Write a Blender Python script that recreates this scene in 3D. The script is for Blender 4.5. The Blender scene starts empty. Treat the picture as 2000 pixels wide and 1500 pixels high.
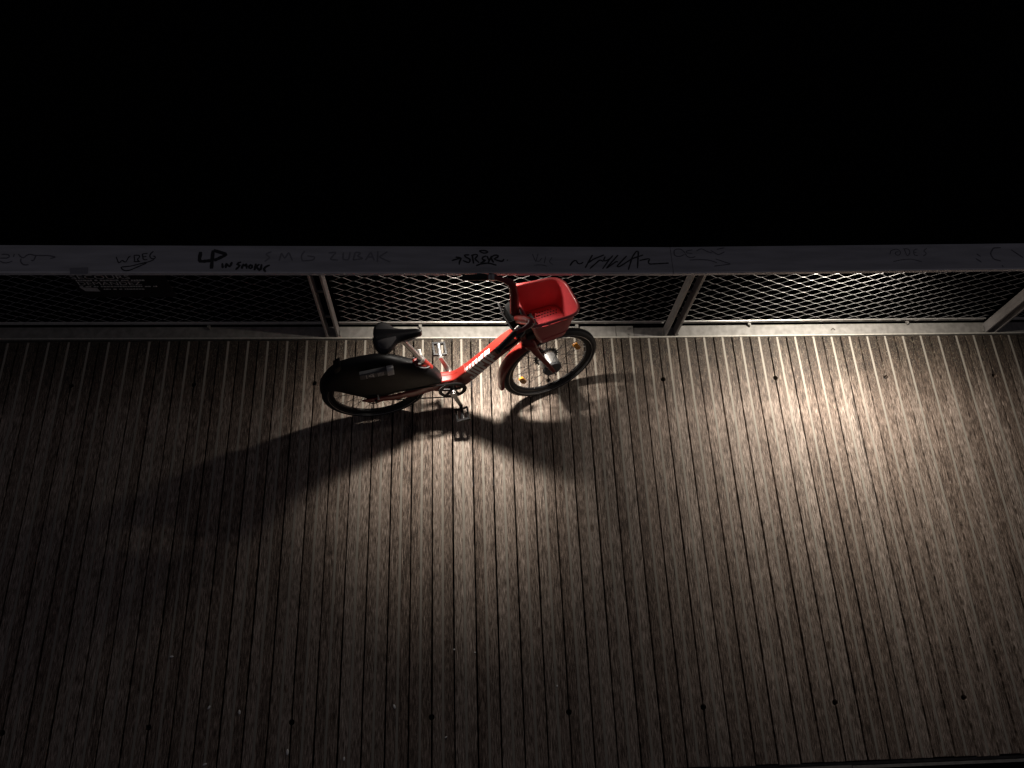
import bpy, math, random
from mathutils import Vector, Matrix
random.seed(11)
S = bpy.context.scene
C = S.collection
# ---------------------------------------------------------------- camera
cd = bpy.data.cameras.new("Camera"); cam = bpy.data.objects.new("Camera", cd); C.objects.link(cam)
cam.location = (0.169, -2.6833, 5.1034); cam.rotation_euler = (0.4281, -0.0539, -0.0370)
cd.sensor_width = 36.0; cd.lens = 36.0 * 1637.6 / 2000.0
cd.clip_start = 0.05; cd.clip_end = 500.0
S.camera = cam
# ---------------------------------------------------------------- night sky (faint bluish glow of the city), exposure
W = bpy.data.worlds.new("World"); S.world = W; W.use_nodes = True
bg = W.node_tree.nodes["Background"]
bg.inputs[0].default_value = (0.88, 0.84, 1.0, 1); bg.inputs[1].default_value = 0.029
S.view_settings.view_transform = 'Standard'
S.view_settings.look = 'None'
S.view_settings.exposure = 0.0
S.view_settings.gamma = 1.0
LAMP_X = (0.33, 2.63)
LAMP_W = (18.0, 26.5)
SPREAD = (98.0, 118.0); TILT = -14.0
ADDED_FILL = .34; ROLL = (0.0, 0.0)
LAMP_COL = (1.0, 0.925, 0.83)
# ---------------------------------------------------------------- helpers
def tag(o, label=None, cat=None, group=None, kind=None):
    for k, v in (("label", label), ("category", cat), ("group", group), ("kind", kind)):
        if v: o[k] = v
    return o
def empty(name, loc=(0, 0, 0)):
    o = bpy.data.objects.new(name, None); C.objects.link(o); o.location = loc; o.empty_display_size = .1
    return o
class MB:
    """collects shapes; build() links them as one mesh object"""
    def __init__(s, T=None): s.v = []; s.f = []; s.m = []; s.T = T
    def add(s, vs, fs, mi=0):
        b = len(s.v); s.v += [tuple(s.T(p)) if s.T else tuple(p) for p in vs]
        s.f += [tuple(b + i for i in f) for f in fs]; s.m += [mi] * len(fs); return s
    def box(s, a, b, mi=0):
        x0, y0, z0 = a; x1, y1, z1 = b
        return s.add([(x0,y0,z0),(x1,y0,z0),(x1,y1,z0),(x0,y1,z0),(x0,y0,z1),(x1,y0,z1),(x1,y1,z1),(x0,y1,z1)],
              [(0,3,2,1),(4,5,6,7),(0,1,5,4),(1,2,6,5),(2,3,7,6),(3,0,4,7)], mi)
    def loft(s, rings, mi=0, cap=True, closed=True, loop=False):
        n = len(rings[0]); vs = [p for r in rings for p in r]; fs = []
        R_ = len(rings)
        for i in range(R_ if loop else R_ - 1):
            i2 = (i + 1) % R_
            for j in range(n if closed else n - 1):
                k = (j + 1) % n
                fs.append((i*n + j, i*n + k, i2*n + k, i2*n + j))
        if cap and not loop and closed:
            fs.append(tuple(reversed(range(n)))); fs.append(tuple((R_-1)*n + j for j in range(n)))
        return s.add(vs, fs, mi)
    def tube(s, pts, r, seg=10, mi=0, cap=True, loop=False, flat=None):
        P = [Vector(p) for p in pts]; n = len(P)
        rad = r if isinstance(r, (list, tuple)) else [r] * n
        rings = []; up = None
        for i in range(n):
            a = P[(i-1) % n] if (loop or i > 0) else P[i]; b = P[(i+1) % n] if (loop or i < n-1) else P[i]
            t = (b - a).normalized()
            if up is None:
                up = Vector((0, 0, 1)) if abs(t.z) < .9 else Vector((1, 0, 0))
            u = (up - t * up.dot(t)).normalized(); w = t.cross(u); up = u
            fl = flat or 1.0
            rings.append([P[i] + (u * math.cos(2*math.pi*k/seg) * fl + w * math.sin(2*math.pi*k/seg)) * rad[i] for k in range(seg)])
        return s.loft(rings, mi, cap, True, loop)
    def cyl(s, a, b, r, seg=20, mi=0, r2=None):
        return s.tube([a, b], [r, r if r2 is None else r2], seg, mi)
    def ring(s, c, axis, R_, r, seg=64, sub=8, mi=0, prof=None, a0=0, a1=2*math.pi):
        """torus (or swept closed profile of (radial, axial) pairs) about axis through c"""
        c = Vector(c); ax_ = Vector(axis).normalized()
        u = ax_.orthogonal().normalized(); w = ax_.cross(u)
        if abs(ax_.y) > .99: u = Vector((1, 0, 0)); w = Vector((0, 0, 1))
        if prof is None: prof = [(r*math.cos(2*math.pi*k/sub), r*math.sin(2*math.pi*k/sub)) for k in range(sub)]
        full = abs(a1 - a0 - 2*math.pi) < 1e-6
        rings = []
        for i in range(seg if full else seg + 1):
            t = a0 + (a1 - a0) * i / seg; d = u*math.cos(t) + w*math.sin(t)
            rings.append([c + d*(R_ + p) + ax_*q for p, q in prof])
        return s.loft(rings, mi, not full, True, full)
    def build(s, name, mats, parent=None, smooth=False, angle=35):
        me = bpy.data.meshes.new(name); me.from_pydata(s.v, [], s.f); 
        for m in (mats if isinstance(mats, (list, tuple)) else [mats]): me.materials.append(m)
        if max(s.m, default=0) > 0: me.polygons.foreach_set("material_index", s.m)
        me.validate(); 
        import bmesh
        bm = bmesh.new(); bm.from_mesh(me); bmesh.ops.recalc_face_normals(bm, faces=bm.faces)
        if smooth:
            for f in bm.faces: f.smooth = True
            ca = math.radians(angle)
            for e in bm.edges:
                if len(e.link_faces) == 2 and e.calc_face_angle(0) > ca: e.smooth = False
        bm.to_mesh(me); bm.free()
        o = bpy.data.objects.new(name, me); C.objects.link(o)
        if parent: o.parent = parent
        return o
def smoothpath(P, k=6):
    P = [Vector(p) for p in P]; out = []
    for i in range(len(P)-1):
        p0 = P[max(i-1, 0)]; p1 = P[i]; p2 = P[i+1]; p3 = P[min(i+2, len(P)-1)]
        for j in range(k):
            t = j / k
            out.append(.5*((2*p1) + (p2-p0)*t + (2*p0-5*p1+4*p2-p3)*t*t + (3*p1-p0-3*p2+p3)*t**3))
    out.append(P[-1]); return out
# ---------------------------------------------------------------- materials
def mat(name, col, rough=.6, metal=0., var=0., scale=(20, 20, 20), bump=0., bscale=None, coat=0., col2=None, detail=4, spec=.5, dirt=None):
    m = bpy.data.materials.new(name); m.use_nodes = True; nt = m.node_tree; N = nt.nodes; L = nt.links
    b = N["Principled BSDF"]; b.inputs["Roughness"].default_value = rough; b.inputs["Metallic"].default_value = metal
    b.inputs["Base Color"].default_value = (*col, 1); b.inputs["Coat Weight"].default_value = coat
    b.inputs["Specular IOR Level"].default_value = spec
    tc = N.new("ShaderNodeTexCoord"); mp = N.new("ShaderNodeMapping"); mp.inputs["Scale"].default_value = scale
    L.new(tc.outputs["Object"], mp.inputs[0])
    no = N.new("ShaderNodeTexNoise"); no.inputs["Scale"].default_value = 1; no.inputs["Detail"].default_value = detail
    L.new(mp.outputs[0], no.inputs["Vector"])
    if var or col2:
        cr = N.new("ShaderNodeValToRGB"); c2 = col2 or tuple(c*(1-var) for c in col)
        cr.color_ramp.elements[0].position = .35; cr.color_ramp.elements[0].color = (*c2, 1)
        cr.color_ramp.elements[1].position = .65; cr.color_ramp.elements[1].color = (*col, 1)
        L.new(no.outputs[0], cr.inputs[0]); L.new(cr.outputs[0], b.inputs["Base Color"])
        mr = N.new("ShaderNodeMapRange"); mr.inputs[3].default_value = min(1, rough*1.25); mr.inputs[4].default_value = rough*.85
        L.new(no.outputs[0], mr.inputs[0]); L.new(mr.outputs[0], b.inputs["Roughness"])
    if bump:
        bn = N.new("ShaderNodeTexNoise"); bn.inputs["Scale"].default_value = 1; bn.inputs["Detail"].default_value = 5
        mp2 = N.new("ShaderNodeMapping"); mp2.inputs["Scale"].default_value = bscale or scale
        L.new(tc.outputs["Object"], mp2.inputs[0]); L.new(mp2.outputs[0], bn.inputs["Vector"])
        bu = N.new("ShaderNodeBump"); bu.inputs["Strength"].default_value = bump; bu.inputs["Distance"].default_value = .002
        L.new(bn.outputs[0], bu.inputs["Height"]); L.new(bu.outputs[0], b.inputs["Normal"])
    return m
def wood():
    m = bpy.data.materials.new("weathered_boards"); m.use_nodes = True; nt = m.node_tree; N = nt.nodes; L = nt.links
    b = N["Principled BSDF"]
    def nd(t, **k):
        n = N.new(t)
        for a, v in k.items(): setattr(n, a, v)
        return n
    def math_(op, a, c=None):
        n = nd("ShaderNodeMath", operation=op)
        for i, v in enumerate((a, c)):
            if v is None: continue
            if isinstance(v, (int, float)): n.inputs[i].default_value = v
            else: L.new(v, n.inputs[i])
        return n.outputs[0]
    tc = nd("ShaderNodeTexCoord"); sp = nd("ShaderNodeSeparateXYZ"); L.new(tc.outputs["Object"], sp.inputs[0])
    idn = math_('FLOOR', math_('DIVIDE', sp.outputs[0], .13))
    wn = nd("ShaderNodeTexWhiteNoise", noise_dimensions='1D'); L.new(idn, wn.inputs["W"])
    half = math_('FLOOR', math_('DIVIDE', sp.outputs[0], .065))
    wn2 = nd("ShaderNodeTexWhiteNoise", noise_dimensions='1D'); L.new(half, wn2.inputs["W"])
    def noise(sx, sy, det, rough=.6, dist=0.):
        cb = nd("ShaderNodeCombineXYZ"); L.new(math_('MULTIPLY', sp.outputs[0], sx), cb.inputs[0])
        L.new(math_('ADD', math_('MULTIPLY', sp.outputs[1], sy), math_('MULTIPLY', wn.outputs[0], 37.)), cb.inputs[1])
        L.new(math_('MULTIPLY', idn, 3.7), cb.inputs[2])
        n = nd("ShaderNodeTexNoise"); n.inputs["Scale"].default_value = 1; n.inputs["Detail"].default_value = det
        n.inputs["Roughness"].default_value = rough; n.inputs["Distortion"].default_value = dist
        L.new(cb.outputs[0], n.inputs["Vector"]); return n.outputs[0]
    streak = noise(380, 19, 4, .62, .15); grain = noise(560, 7, 3, .5); patch = noise(14, 3.2, 3, .5); fleck = noise(330, 95, 3, .7)
    # distance to the far edge: grime and lichen gather there
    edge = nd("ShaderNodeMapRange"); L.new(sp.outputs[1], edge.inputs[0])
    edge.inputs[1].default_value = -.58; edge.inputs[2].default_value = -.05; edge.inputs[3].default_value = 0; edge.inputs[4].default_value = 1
    tone = math_('ADD', math_('MULTIPLY', streak, 1.12), math_('MULTIPLY', grain, .30))
    tone = math_('ADD', tone, math_('MULTIPLY', patch, .13))
    tone = math_('ADD', tone, math_('MULTIPLY', wn2.outputs[0], .085))
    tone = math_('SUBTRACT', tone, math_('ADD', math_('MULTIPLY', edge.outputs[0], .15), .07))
    cr = nd("ShaderNodeValToRGB"); e = cr.color_ramp.elements
    e[0].position = .57; e[0].color = (.030, .024, .020, 1); e[1].position = .95; e[1].color = (.52, .48, .43, 1)
    x = e.new(.68); x.color = (.10, .082, .066, 1); x = e.new(.78); x.color = (.205, .178, .150, 1)
    L.new(tone, cr.inputs[0])
    # warm and cool boards
    hs = nd("ShaderNodeMix", data_type='RGBA', blend_type='MULTIPLY'); hs.inputs[0].default_value = 1
    cr2 = nd("ShaderNodeValToRGB"); e = cr2.color_ramp.elements
    e[0].color = (1.10, .92, .84, 1); e[1].color = (1.02, .93, .89, 1)
    pw = math_('ADD', math_('MULTIPLY', wn2.outputs[0], .6), math_('MULTIPLY', noise(6, 1.7, 2), .4))
    L.new(pw, cr2.inputs[0]); L.new(cr.outputs[0], hs.inputs[6]); L.new(cr2.outputs[0], hs.inputs[7])
    # knots
    vc = nd("ShaderNodeCombineXYZ"); L.new(math_('MULTIPLY', sp.outputs[0], 11.), vc.inputs[0]); L.new(math_('ADD', math_('MULTIPLY', sp.outputs[1], 5.5), math_('MULTIPLY', streak, .5)), vc.inputs[1])
    vo = nd("ShaderNodeTexVoronoi"); vo.inputs["Scale"].default_value = 1; L.new(vc.outputs[0], vo.inputs["Vector"])
    sc = nd("ShaderNodeSeparateColor"); L.new(vo.outputs["Color"], sc.inputs[0])
    kn = math_('MULTIPLY', math_('LESS_THAN', vo.outputs["Distance"], .13), math_('GREATER_THAN', sc.outputs[0], .90))
    km = nd("ShaderNodeMix", data_type='RGBA', blend_type='MULTIPLY'); L.new(math_('MULTIPLY', kn, .75), km.inputs[0]); L.new(hs.outputs[2], km.inputs[6]); km.inputs[7].default_value = (.32, .24, .18, 1)
    # lichen flakes near the edge
    fl = math_('GREATER_THAN', math_('ADD', fleck, math_('MULTIPLY', edge.outputs[0], .075)), .665)
    mx = nd("ShaderNodeMix", data_type='RGBA'); L.new(math_('MULTIPLY', fl, .75), mx.inputs[0]); L.new(km.outputs[2], mx.inputs[6])
    mx.inputs[7].default_value = (.52, .48, .40, 1)
    # greenish grime right beside the steel edge
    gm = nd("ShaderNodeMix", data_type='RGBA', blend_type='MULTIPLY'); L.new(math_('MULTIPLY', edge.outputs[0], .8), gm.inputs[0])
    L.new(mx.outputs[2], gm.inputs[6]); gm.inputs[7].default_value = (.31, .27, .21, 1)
    L.new(gm.outputs[2], b.inputs["Base Color"])
    b.inputs["Roughness"].default_value = .72; b.inputs["Specular IOR Level"].default_value = .35
    bu = nd("ShaderNodeBump"); bu.inputs["Strength"].default_value = .55; bu.inputs["Distance"].default_value = .0016
    L.new(math_('ADD', streak, math_('MULTIPLY', grain, .6)), bu.inputs["Height"]); L.new(bu.outputs[0], b.inputs["Normal"])
    return m
M = dict(
 wood=wood(),
 strip=mat("anti_slip_strip", (.31, .278, .232), .9, var=.12, scale=(300, 160, 300), bump=.5, bscale=(900, 900, 900)),
 dark=mat("dark_void", (.008, .007, .008), .9),
 zinc=mat("weathered_zinc", (.27, .255, .232), .62, .15, col2=(.19, .178, .16), scale=(26, 22, 26), bump=.25, bscale=(200, 200, 200), detail=8),
 zinc_dark=mat("dull_zinc", (.22, .205, .19), .6, .2, col2=(.14, .13, .125), scale=(40, 30, 30), bump=.2),
 trim=mat("edge_trim_steel", (.50, .47, .41), .5, .2, var=.25, scale=(60, 60, 60)),
 post=mat("post_steel", (.34, .315, .30), .55, .25, var=.18, scale=(50, 50, 14), bump=.1),
 rail=mat("handrail_paint", (.53, .52, .53), .55, .0, var=.22, scale=(4, 30, 5), bump=.05, detail=6),
 lip=mat("bounce_lightened_lip", (.86, .84, .84), .5, .1, var=.1),  # lip colour lightened to stand in for light bounced off the deck
 rope=mat("steel_rope", (.52, .495, .485), .42, .75, var=.2, scale=(200, 200, 200)),
 ferrule=mat("rope_ferrule", (.15, .14, .135), .45, .6),
 rod=mat("steel_rod", (.58, .55, .51), .35, .6, var=.15, scale=(80, 30, 30)),
 ink=mat("black_marker", (.010, .009, .012), .45),
 faint=mat("worn_marker", (.13, .125, .14), .6),
 ghost=mat("washed_off_marker", (.25, .245, .26), .6),
 red=mat("red_paint", (.25, .020, .014), .34, coat=.5, var=.12, scale=(14, 14, 14), bump=.03, bscale=(300, 300, 300)),
 redp=mat("red_plastic", (.56, .060, .068), .42, coat=.2, var=.08, scale=(20, 20, 20), bump=.05, bscale=(500, 500, 500)),
 soot=mat("matt_black_plastic", (.0025, .0024, .0024), .75, spec=.08),
 redg=mat("glossy_red_edge", (.60, .10, .10), .30, coat=1.0),
 black=mat("black_plastic", (.005, .0045, .005), .44, spec=.34, var=.2, scale=(30, 30, 30), bump=.08, bscale=(400, 400, 400)),
 rubber=mat("tyre_rubber", (.018, .017, .017), .68, bump=.5, bscale=(160, 160, 160)),
 blackm=mat("black_metal", (.008, .0075, .008), .40, 0, spec=.35),
 grip=mat("grip_rubber", (.012, .012, .012), .6, bump=.5, bscale=(90, 90, 400)),
 alu=mat("brushed_aluminium", (.62, .60, .58), .32, .85, var=.12, scale=(60, 60, 60)),
 dull=mat("dull_hub_metal", (.30, .29, .28), .42, .6, var=.3, scale=(60, 60, 60)),
 white=mat("white_lettering", (.82, .80, .76), .45),
 grey=mat("grey_plastic", (.10, .10, .105), .5, var=.15, scale=(60, 60, 60)),
 pale=mat("pale_plastic", (.72, .70, .67), .5, var=.15, scale=(60, 60, 60)),
 padd=mat("saddle_pad", (.085, .080, .082), .62, bump=.3, bscale=(500, 500, 500)),
 saddle=mat("saddle_vinyl", (.014, .013, .014), .36, bump=.1, bscale=(400, 400, 400)),
 amber=mat("amber_reflector", (.80, .30, .02), .25, bump=.6, bscale=(400, 400, 400)),
 lens=mat("dark_red_lens", (.07, .02, .02), .2),
 panel=mat("notice_board_dark", (.012, .012, .014), .5),
 water=mat("dark_river", (.002, .0025, .003), .7, spec=.02, bump=.4, bscale=(1.5, 2.5, 1)),
 crumb=mat("paper_white", (.93, .91, .86), .8),
 twig=mat("dry_twig", (.05, .035, .02), .8),
)

# ================================================================ river far below
mb = MB(); mb.add([(-300, -300, -9), (300, -300, -9), (300, 300, -9), (-300, 300, -9)], [(0, 1, 2, 3)])
tag(mb.build("river", M['water']), kind="structure")
# ================================================================ deck of slatted boards (with anti-slip strips let in)
YF, YN = -0.018, -2.742
HOLE_Y = (-0.34, -2.423)
mb = MB()
for i in range(-36, 48):
    x0 = i * .13; g = .0036 + random.random() * .0014
    yj = YF - random.random() * .004; yk = YN + random.random() * .01
    dz = random.uniform(-.0012, .0012); tl = random.uniform(-.009, .009)
    ph = random.random() * 9
    def side(k, s):
        """outline along one side, going from near to far; s=+1 right side, -1 left"""
        xb = x0 + .13 - g if s > 0 else x0 + g
        pts = []; ys = [yk + (yj - yk) * t / 26 for t in range(27)]
        hole = (k % 6 == 0)
        for y in ys:
            if hole and any(abs(y - h) < .022 for h in HOLE_Y): continue
            pts.append((xb + .0009 * math.sin(y * 2.3 + ph + s) + random.uniform(-.0004, .0004), y))
        if hole:
            for h in HOLE_Y:
                for a in range(9):
                    t = -math.pi/2 + math.pi * a / 8
                    xg = x0 + .13 if s > 0 else x0
                    pts.append((xg - s * max(.0165 * math.cos(t), g), h + .0165 * math.sin(t)))
        pts.sort(key=lambda p: p[1]); return pts
    r_ = side(i + 1, 1); l_ = side(i, -1)
    out = r_ + l_[::-1]; n = len(out); cx = x0 + .065; cy = (yj + yk) / 2
    def ringz(ins, z):
        R_ = []
        for (x, y) in out:
            xx = x - math.copysign(ins, x - cx); yy = y if yk + .001 < y < yj - .001 else y - math.copysign(ins, y - cy)
            R_.append((xx, yy, z + dz + tl * (xx - cx)))
        return R_
    mb.loft([ringz(0, -.034), ringz(0, -.0022), ringz(.0007, -.0007), ringz(.0022, 0)])
    # strip
    sx = cx + random.uniform(-.0015, .0015); sw = .0068
    zt = dz + .0009
    mb.loft([[(sx - sw, y, zt - .004), (sx - sw, y, zt - .0004), (sx - sw + .0006, y, zt), (sx + sw - .0006, y, zt), (sx + sw, y, zt - .0004), (sx + sw, y, zt - .004)]
             for y in (yk + .006, yj - .003)], 1)
# split in one board
for P, w in (([(2.86, -.361), (2.852, -.545), (2.848, -.694), (2.852, -.848), (2.853, -1.001), (2.849, -1.165), (2.846, -1.345)], .0011),
             ([(2.847, -.488), (2.845, -.627), (2.836, -.894), (2.833, -1.036), (2.844, -1.123)], .0009)):
    mb.add([(x + s * w * (.3 if j in (0, len(P)-1) else 1), y, .0016) for j, (x, y) in enumerate(P) for s in (-1, 1)],
           [(2*j, 2*j+1, 2*j+3, 2*j+2) for j in range(len(P)-1)], 2)
tag(mb.build("deck", [M['wood'], M['strip'], M['dark']]), kind="structure")
# steel joists that carry the boards
mb = MB()
for y in (-.34, -1.03, -1.73, -2.423):
    mb.box((-4.6, y - .03, -.16), (6.2, y + .03, -.036))
mb.box((-4.6, -2.74, -.30), (6.2, -2.70, -.036)); 
tag(mb.build("deck_joists", M['dark']), kind="structure")
# steel edge on the near side of the deck
mb = MB(); mb.box((-4.6, -2.772, -.05), (2.37, -2.757, -.002)); mb.box((2.375, -2.776, -.05), (6.2, -2.760, -.004))
mb.box((-4.6, -2.757, -.06), (6.2, -2.742, -.045))
tag(mb.build("deck_edge_steel", M['zinc']), kind="structure")
# ================================================================ guardrail
def yo(x):  return -.012 + (.0056 * (1.34 - x) if x < 1.34 else .0042 * (x - 1.34))      # deck edge, slightly bent at the joint
def yr(x):  return -.012 + (.0045 * (1.38 - x) if x < 1.38 else .0115 * (x - 1.38))      # handrail
XL, XR = -4.6, 6.2
G = empty("guardrail", (0, 0, 0))
tag(G, "steel footbridge guardrail with broad graffitied handrail and rope mesh panels", "guardrail")
def swept(mb, prof, xs, off, mi=0):
    mb.loft([[(x, y + off(x), z) for (y, z) in prof] for x in xs], mi)
# handrail in two lengths with a fine joint
rp = [(y - .092, z + .15) for y, z in [(-.105, .974), (-.105, .9955), (-.1035, .9985), (-.100, 1.0), (.058, 1.0), (.0615, .9985), (.063, .9955), (.063, .974), (.03, .962), (-.09, .962)]]
def handrail(a, b):
    mb = MB(); n = 6; swept(mb, rp, [a + (b - a) * i / n for i in range(n + 1)], yr)
    return mb.build("handrail", M['rail'], G, True, 30)
H1 = handrail(XL, 1.3775); H2 = handrail(1.3805, XR)
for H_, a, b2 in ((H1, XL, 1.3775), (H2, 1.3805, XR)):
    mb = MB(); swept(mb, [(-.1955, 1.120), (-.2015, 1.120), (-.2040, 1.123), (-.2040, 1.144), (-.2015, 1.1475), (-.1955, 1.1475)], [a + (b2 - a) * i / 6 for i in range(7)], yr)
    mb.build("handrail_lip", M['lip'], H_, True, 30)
# marker pen writing on the handrail
TAGS=[
 (0.0051,'faint',[[(-2.274,-0.110),(-2.227,-0.110),(-2.225,-0.093),(-2.248,-0.084),(-2.271,-0.087)],[(-2.270,-0.129),(-2.247,-0.142),(-2.221,-0.139),(-2.207,-0.129)],[(-2.205,-0.084),(-2.207,-0.103)],[(-2.184,-0.084),(-2.166,-0.106),(-2.152,-0.113),(-2.140,-0.090),(-2.120,-0.084),(-2.102,-0.094),(-2.025,-0.094),(-1.983,-0.104),(-2.013,-0.113)],[(-2.092,-0.094),(-2.094,-0.123),(-2.100,-0.133),(-2.110,-0.123)],[(-2.165,-0.113),(-2.166,-0.132),(-2.143,-0.155),(-2.118,-0.152)]]),
 (0.0051,'ink',[[(-1.669,-0.104),(-1.649,-0.147),(-1.634,-0.121),(-1.615,-0.143),(-1.602,-0.101),(-1.594,-0.098)],[(-1.576,-0.094),(-1.568,-0.130)],[(-1.576,-0.094),(-1.547,-0.091),(-1.544,-0.111),(-1.562,-0.117),(-1.541,-0.134)],[(-1.573,-0.134),(-1.538,-0.134)],[(-1.534,-0.085),(-1.523,-0.124),(-1.502,-0.121)],[(-1.534,-0.085),(-1.507,-0.081)],[(-1.529,-0.104),(-1.510,-0.101)],[(-1.477,-0.068),(-1.491,-0.081),(-1.494,-0.101),(-1.481,-0.118),(-1.462,-0.118),(-1.462,-0.098),(-1.475,-0.098)],[(-1.467,-0.121),(-1.489,-0.134),(-1.533,-0.147),(-1.585,-0.163),(-1.638,-0.169),(-1.615,-0.192),(-1.584,-0.189),(-1.544,-0.166),(-1.504,-0.144)]]),
 (0.0154,'ink',[[(-1.225,-0.072),(-1.227,-0.125),(-1.221,-0.135),(-1.164,-0.128),(-1.151,-0.125)],[(-1.160,-0.062),(-1.156,-0.180)],[(-1.158,-0.062),(-1.092,-0.085),(-1.086,-0.092),(-1.148,-0.128)]]),
 (0.0103,'ink',[[(-1.102,-0.145),(-1.096,-0.177)],[(-1.080,-0.177),(-1.083,-0.145),(-1.059,-0.171),(-1.051,-0.138)],[(-1.002,-0.138),(-1.021,-0.142),(-1.025,-0.155),(-1.003,-0.158),(-1.027,-0.187)],[(-0.995,-0.181),(-0.990,-0.148),(-0.980,-0.168),(-0.974,-0.145),(-0.968,-0.181)],[(-0.954,-0.155),(-0.960,-0.178),(-0.943,-0.184),(-0.937,-0.158),(-0.954,-0.155)],[(-0.922,-0.148),(-0.926,-0.191)],[(-0.902,-0.152),(-0.920,-0.168),(-0.896,-0.194)],[(-0.847,-0.158),(-0.873,-0.171),(-0.877,-0.191),(-0.865,-0.201)],[(-0.891,-0.152),(-0.893,-0.191)]]),
 (0.0064,'ghost',[[(-0.845,-0.072),(-0.877,-0.086),(-0.848,-0.109),(-0.876,-0.135)],[(-0.799,-0.129),(-0.790,-0.076),(-0.770,-0.119),(-0.751,-0.073),(-0.728,-0.129)],[(-0.665,-0.066),(-0.683,-0.099),(-0.675,-0.132),(-0.614,-0.126),(-0.605,-0.106),(-0.649,-0.099)],[(-0.534,-0.080),(-0.492,-0.073),(-0.526,-0.123),(-0.481,-0.126)],[(-0.453,-0.076),(-0.456,-0.123),(-0.423,-0.126),(-0.417,-0.073)],[(-0.398,-0.126),(-0.389,-0.073),(-0.355,-0.080),(-0.379,-0.100),(-0.342,-0.117),(-0.398,-0.126)],[(-0.331,-0.127),(-0.304,-0.073),(-0.283,-0.130)],[(-0.323,-0.107),(-0.287,-0.107)],[(-0.265,-0.067),(-0.266,-0.140)],[(-0.214,-0.073),(-0.259,-0.107),(-0.196,-0.140)]]),
 (0.0077,'ink',[[(0.142,-0.131),(0.193,-0.114)],[(0.164,-0.108),(0.198,-0.114),(0.184,-0.138),(0.184,-0.158)],[(0.241,-0.094),(0.210,-0.094),(0.221,-0.111),(0.247,-0.121),(0.240,-0.148),(0.204,-0.131)],[(0.256,-0.094),(0.263,-0.151)],[(0.250,-0.098),(0.284,-0.088),(0.290,-0.101),(0.267,-0.118),(0.294,-0.145)],[(0.296,-0.067),(0.307,-0.081),(0.336,-0.084),(0.350,-0.074),(0.325,-0.064),(0.296,-0.067)],[(0.335,-0.101),(0.312,-0.108),(0.312,-0.128),(0.335,-0.128),(0.300,-0.148)],[(0.338,-0.101),(0.351,-0.135)],[(0.364,-0.101),(0.343,-0.148)],[(0.374,-0.145),(0.358,-0.111),(0.381,-0.094),(0.407,-0.098),(0.398,-0.111),(0.372,-0.121),(0.408,-0.135),(0.428,-0.138),(0.432,-0.121)],[(0.448,-0.128),(0.454,-0.130)],[(0.277,-0.165),(0.306,-0.151),(0.348,-0.148),(0.390,-0.162)]]),
 (0.0031,'faint',[[(0.593,-0.088),(0.603,-0.122),(0.611,-0.142)],[(0.625,-0.085),(0.611,-0.135)],[(0.614,-0.135),(0.637,-0.139),(0.632,-0.122),(0.647,-0.115)],[(0.667,-0.105),(0.656,-0.149)],[(0.701,-0.112),(0.682,-0.142),(0.704,-0.159)],[(0.598,-0.162),(0.641,-0.159),(0.670,-0.169)]]),
 (0.0064,'ink',[[(0.799,-0.166),(0.818,-0.136),(0.839,-0.129),(0.840,-0.149),(0.854,-0.159),(0.875,-0.143)],[(0.931,-0.095),(0.884,-0.180)],[(0.997,-0.095),(0.937,-0.122),(0.901,-0.149)],[(0.909,-0.186),(0.972,-0.126),(0.988,-0.139)],[(1.002,-0.106),(0.988,-0.139),(1.024,-0.126),(1.047,-0.099)],[(1.024,-0.126),(0.981,-0.187)],[(1.076,-0.096),(0.999,-0.187),(1.066,-0.136),(1.072,-0.143)],[(1.125,-0.102),(1.060,-0.173),(1.072,-0.177),(1.155,-0.120),(1.219,-0.096)],[(1.125,-0.194),(1.156,-0.109),(1.184,-0.068),(1.195,-0.068),(1.178,-0.184)],[(1.195,-0.133),(1.234,-0.123),(1.257,-0.120),(1.240,-0.147),(1.247,-0.157),(1.359,-0.150)]]),
 (0.0041,'faint',[[(1.461,-0.083),(1.441,-0.055),(1.405,-0.058),(1.398,-0.069),(1.397,-0.100),(1.422,-0.110),(1.457,-0.093)],[(1.505,-0.062),(1.469,-0.069),(1.464,-0.083),(1.502,-0.086)],[(1.463,-0.086),(1.467,-0.107),(1.492,-0.117),(1.517,-0.107)],[(1.528,-0.069),(1.559,-0.052),(1.592,-0.076),(1.617,-0.083)],[(1.611,-0.066),(1.651,-0.097),(1.689,-0.076)],[(1.647,-0.059),(1.693,-0.048)],[(1.481,-0.130),(1.538,-0.127),(1.593,-0.131),(1.635,-0.148)],[(1.632,-0.124),(1.716,-0.158),(1.617,-0.171)]]),
 (0.0036,'faint',[[(2.655,-0.095),(2.668,-0.067),(2.707,-0.056),(2.726,-0.077),(2.711,-0.102),(2.688,-0.098),(2.690,-0.077),(2.711,-0.077)],[(2.749,-0.060),(2.755,-0.109),(2.780,-0.084),(2.777,-0.056),(2.744,-0.056)],[(2.829,-0.057),(2.803,-0.064),(2.797,-0.102),(2.821,-0.102)],[(2.799,-0.081),(2.817,-0.081)],[(2.885,-0.053),(2.859,-0.071),(2.879,-0.088),(2.851,-0.106)],[(2.665,-0.143),(2.720,-0.130),(2.776,-0.126),(2.832,-0.144)]]),
 (0.0056,'faint',[[(3.176,-0.092),(3.193,-0.110)],[(3.161,-0.124),(3.188,-0.148)],[(3.333,-0.050),(3.287,-0.050),(3.257,-0.089),(3.265,-0.127),(3.307,-0.141)],[(3.391,-0.064),(3.447,-0.117)],[(3.305,-0.169),(3.310,-0.183)]]),
]

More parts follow.
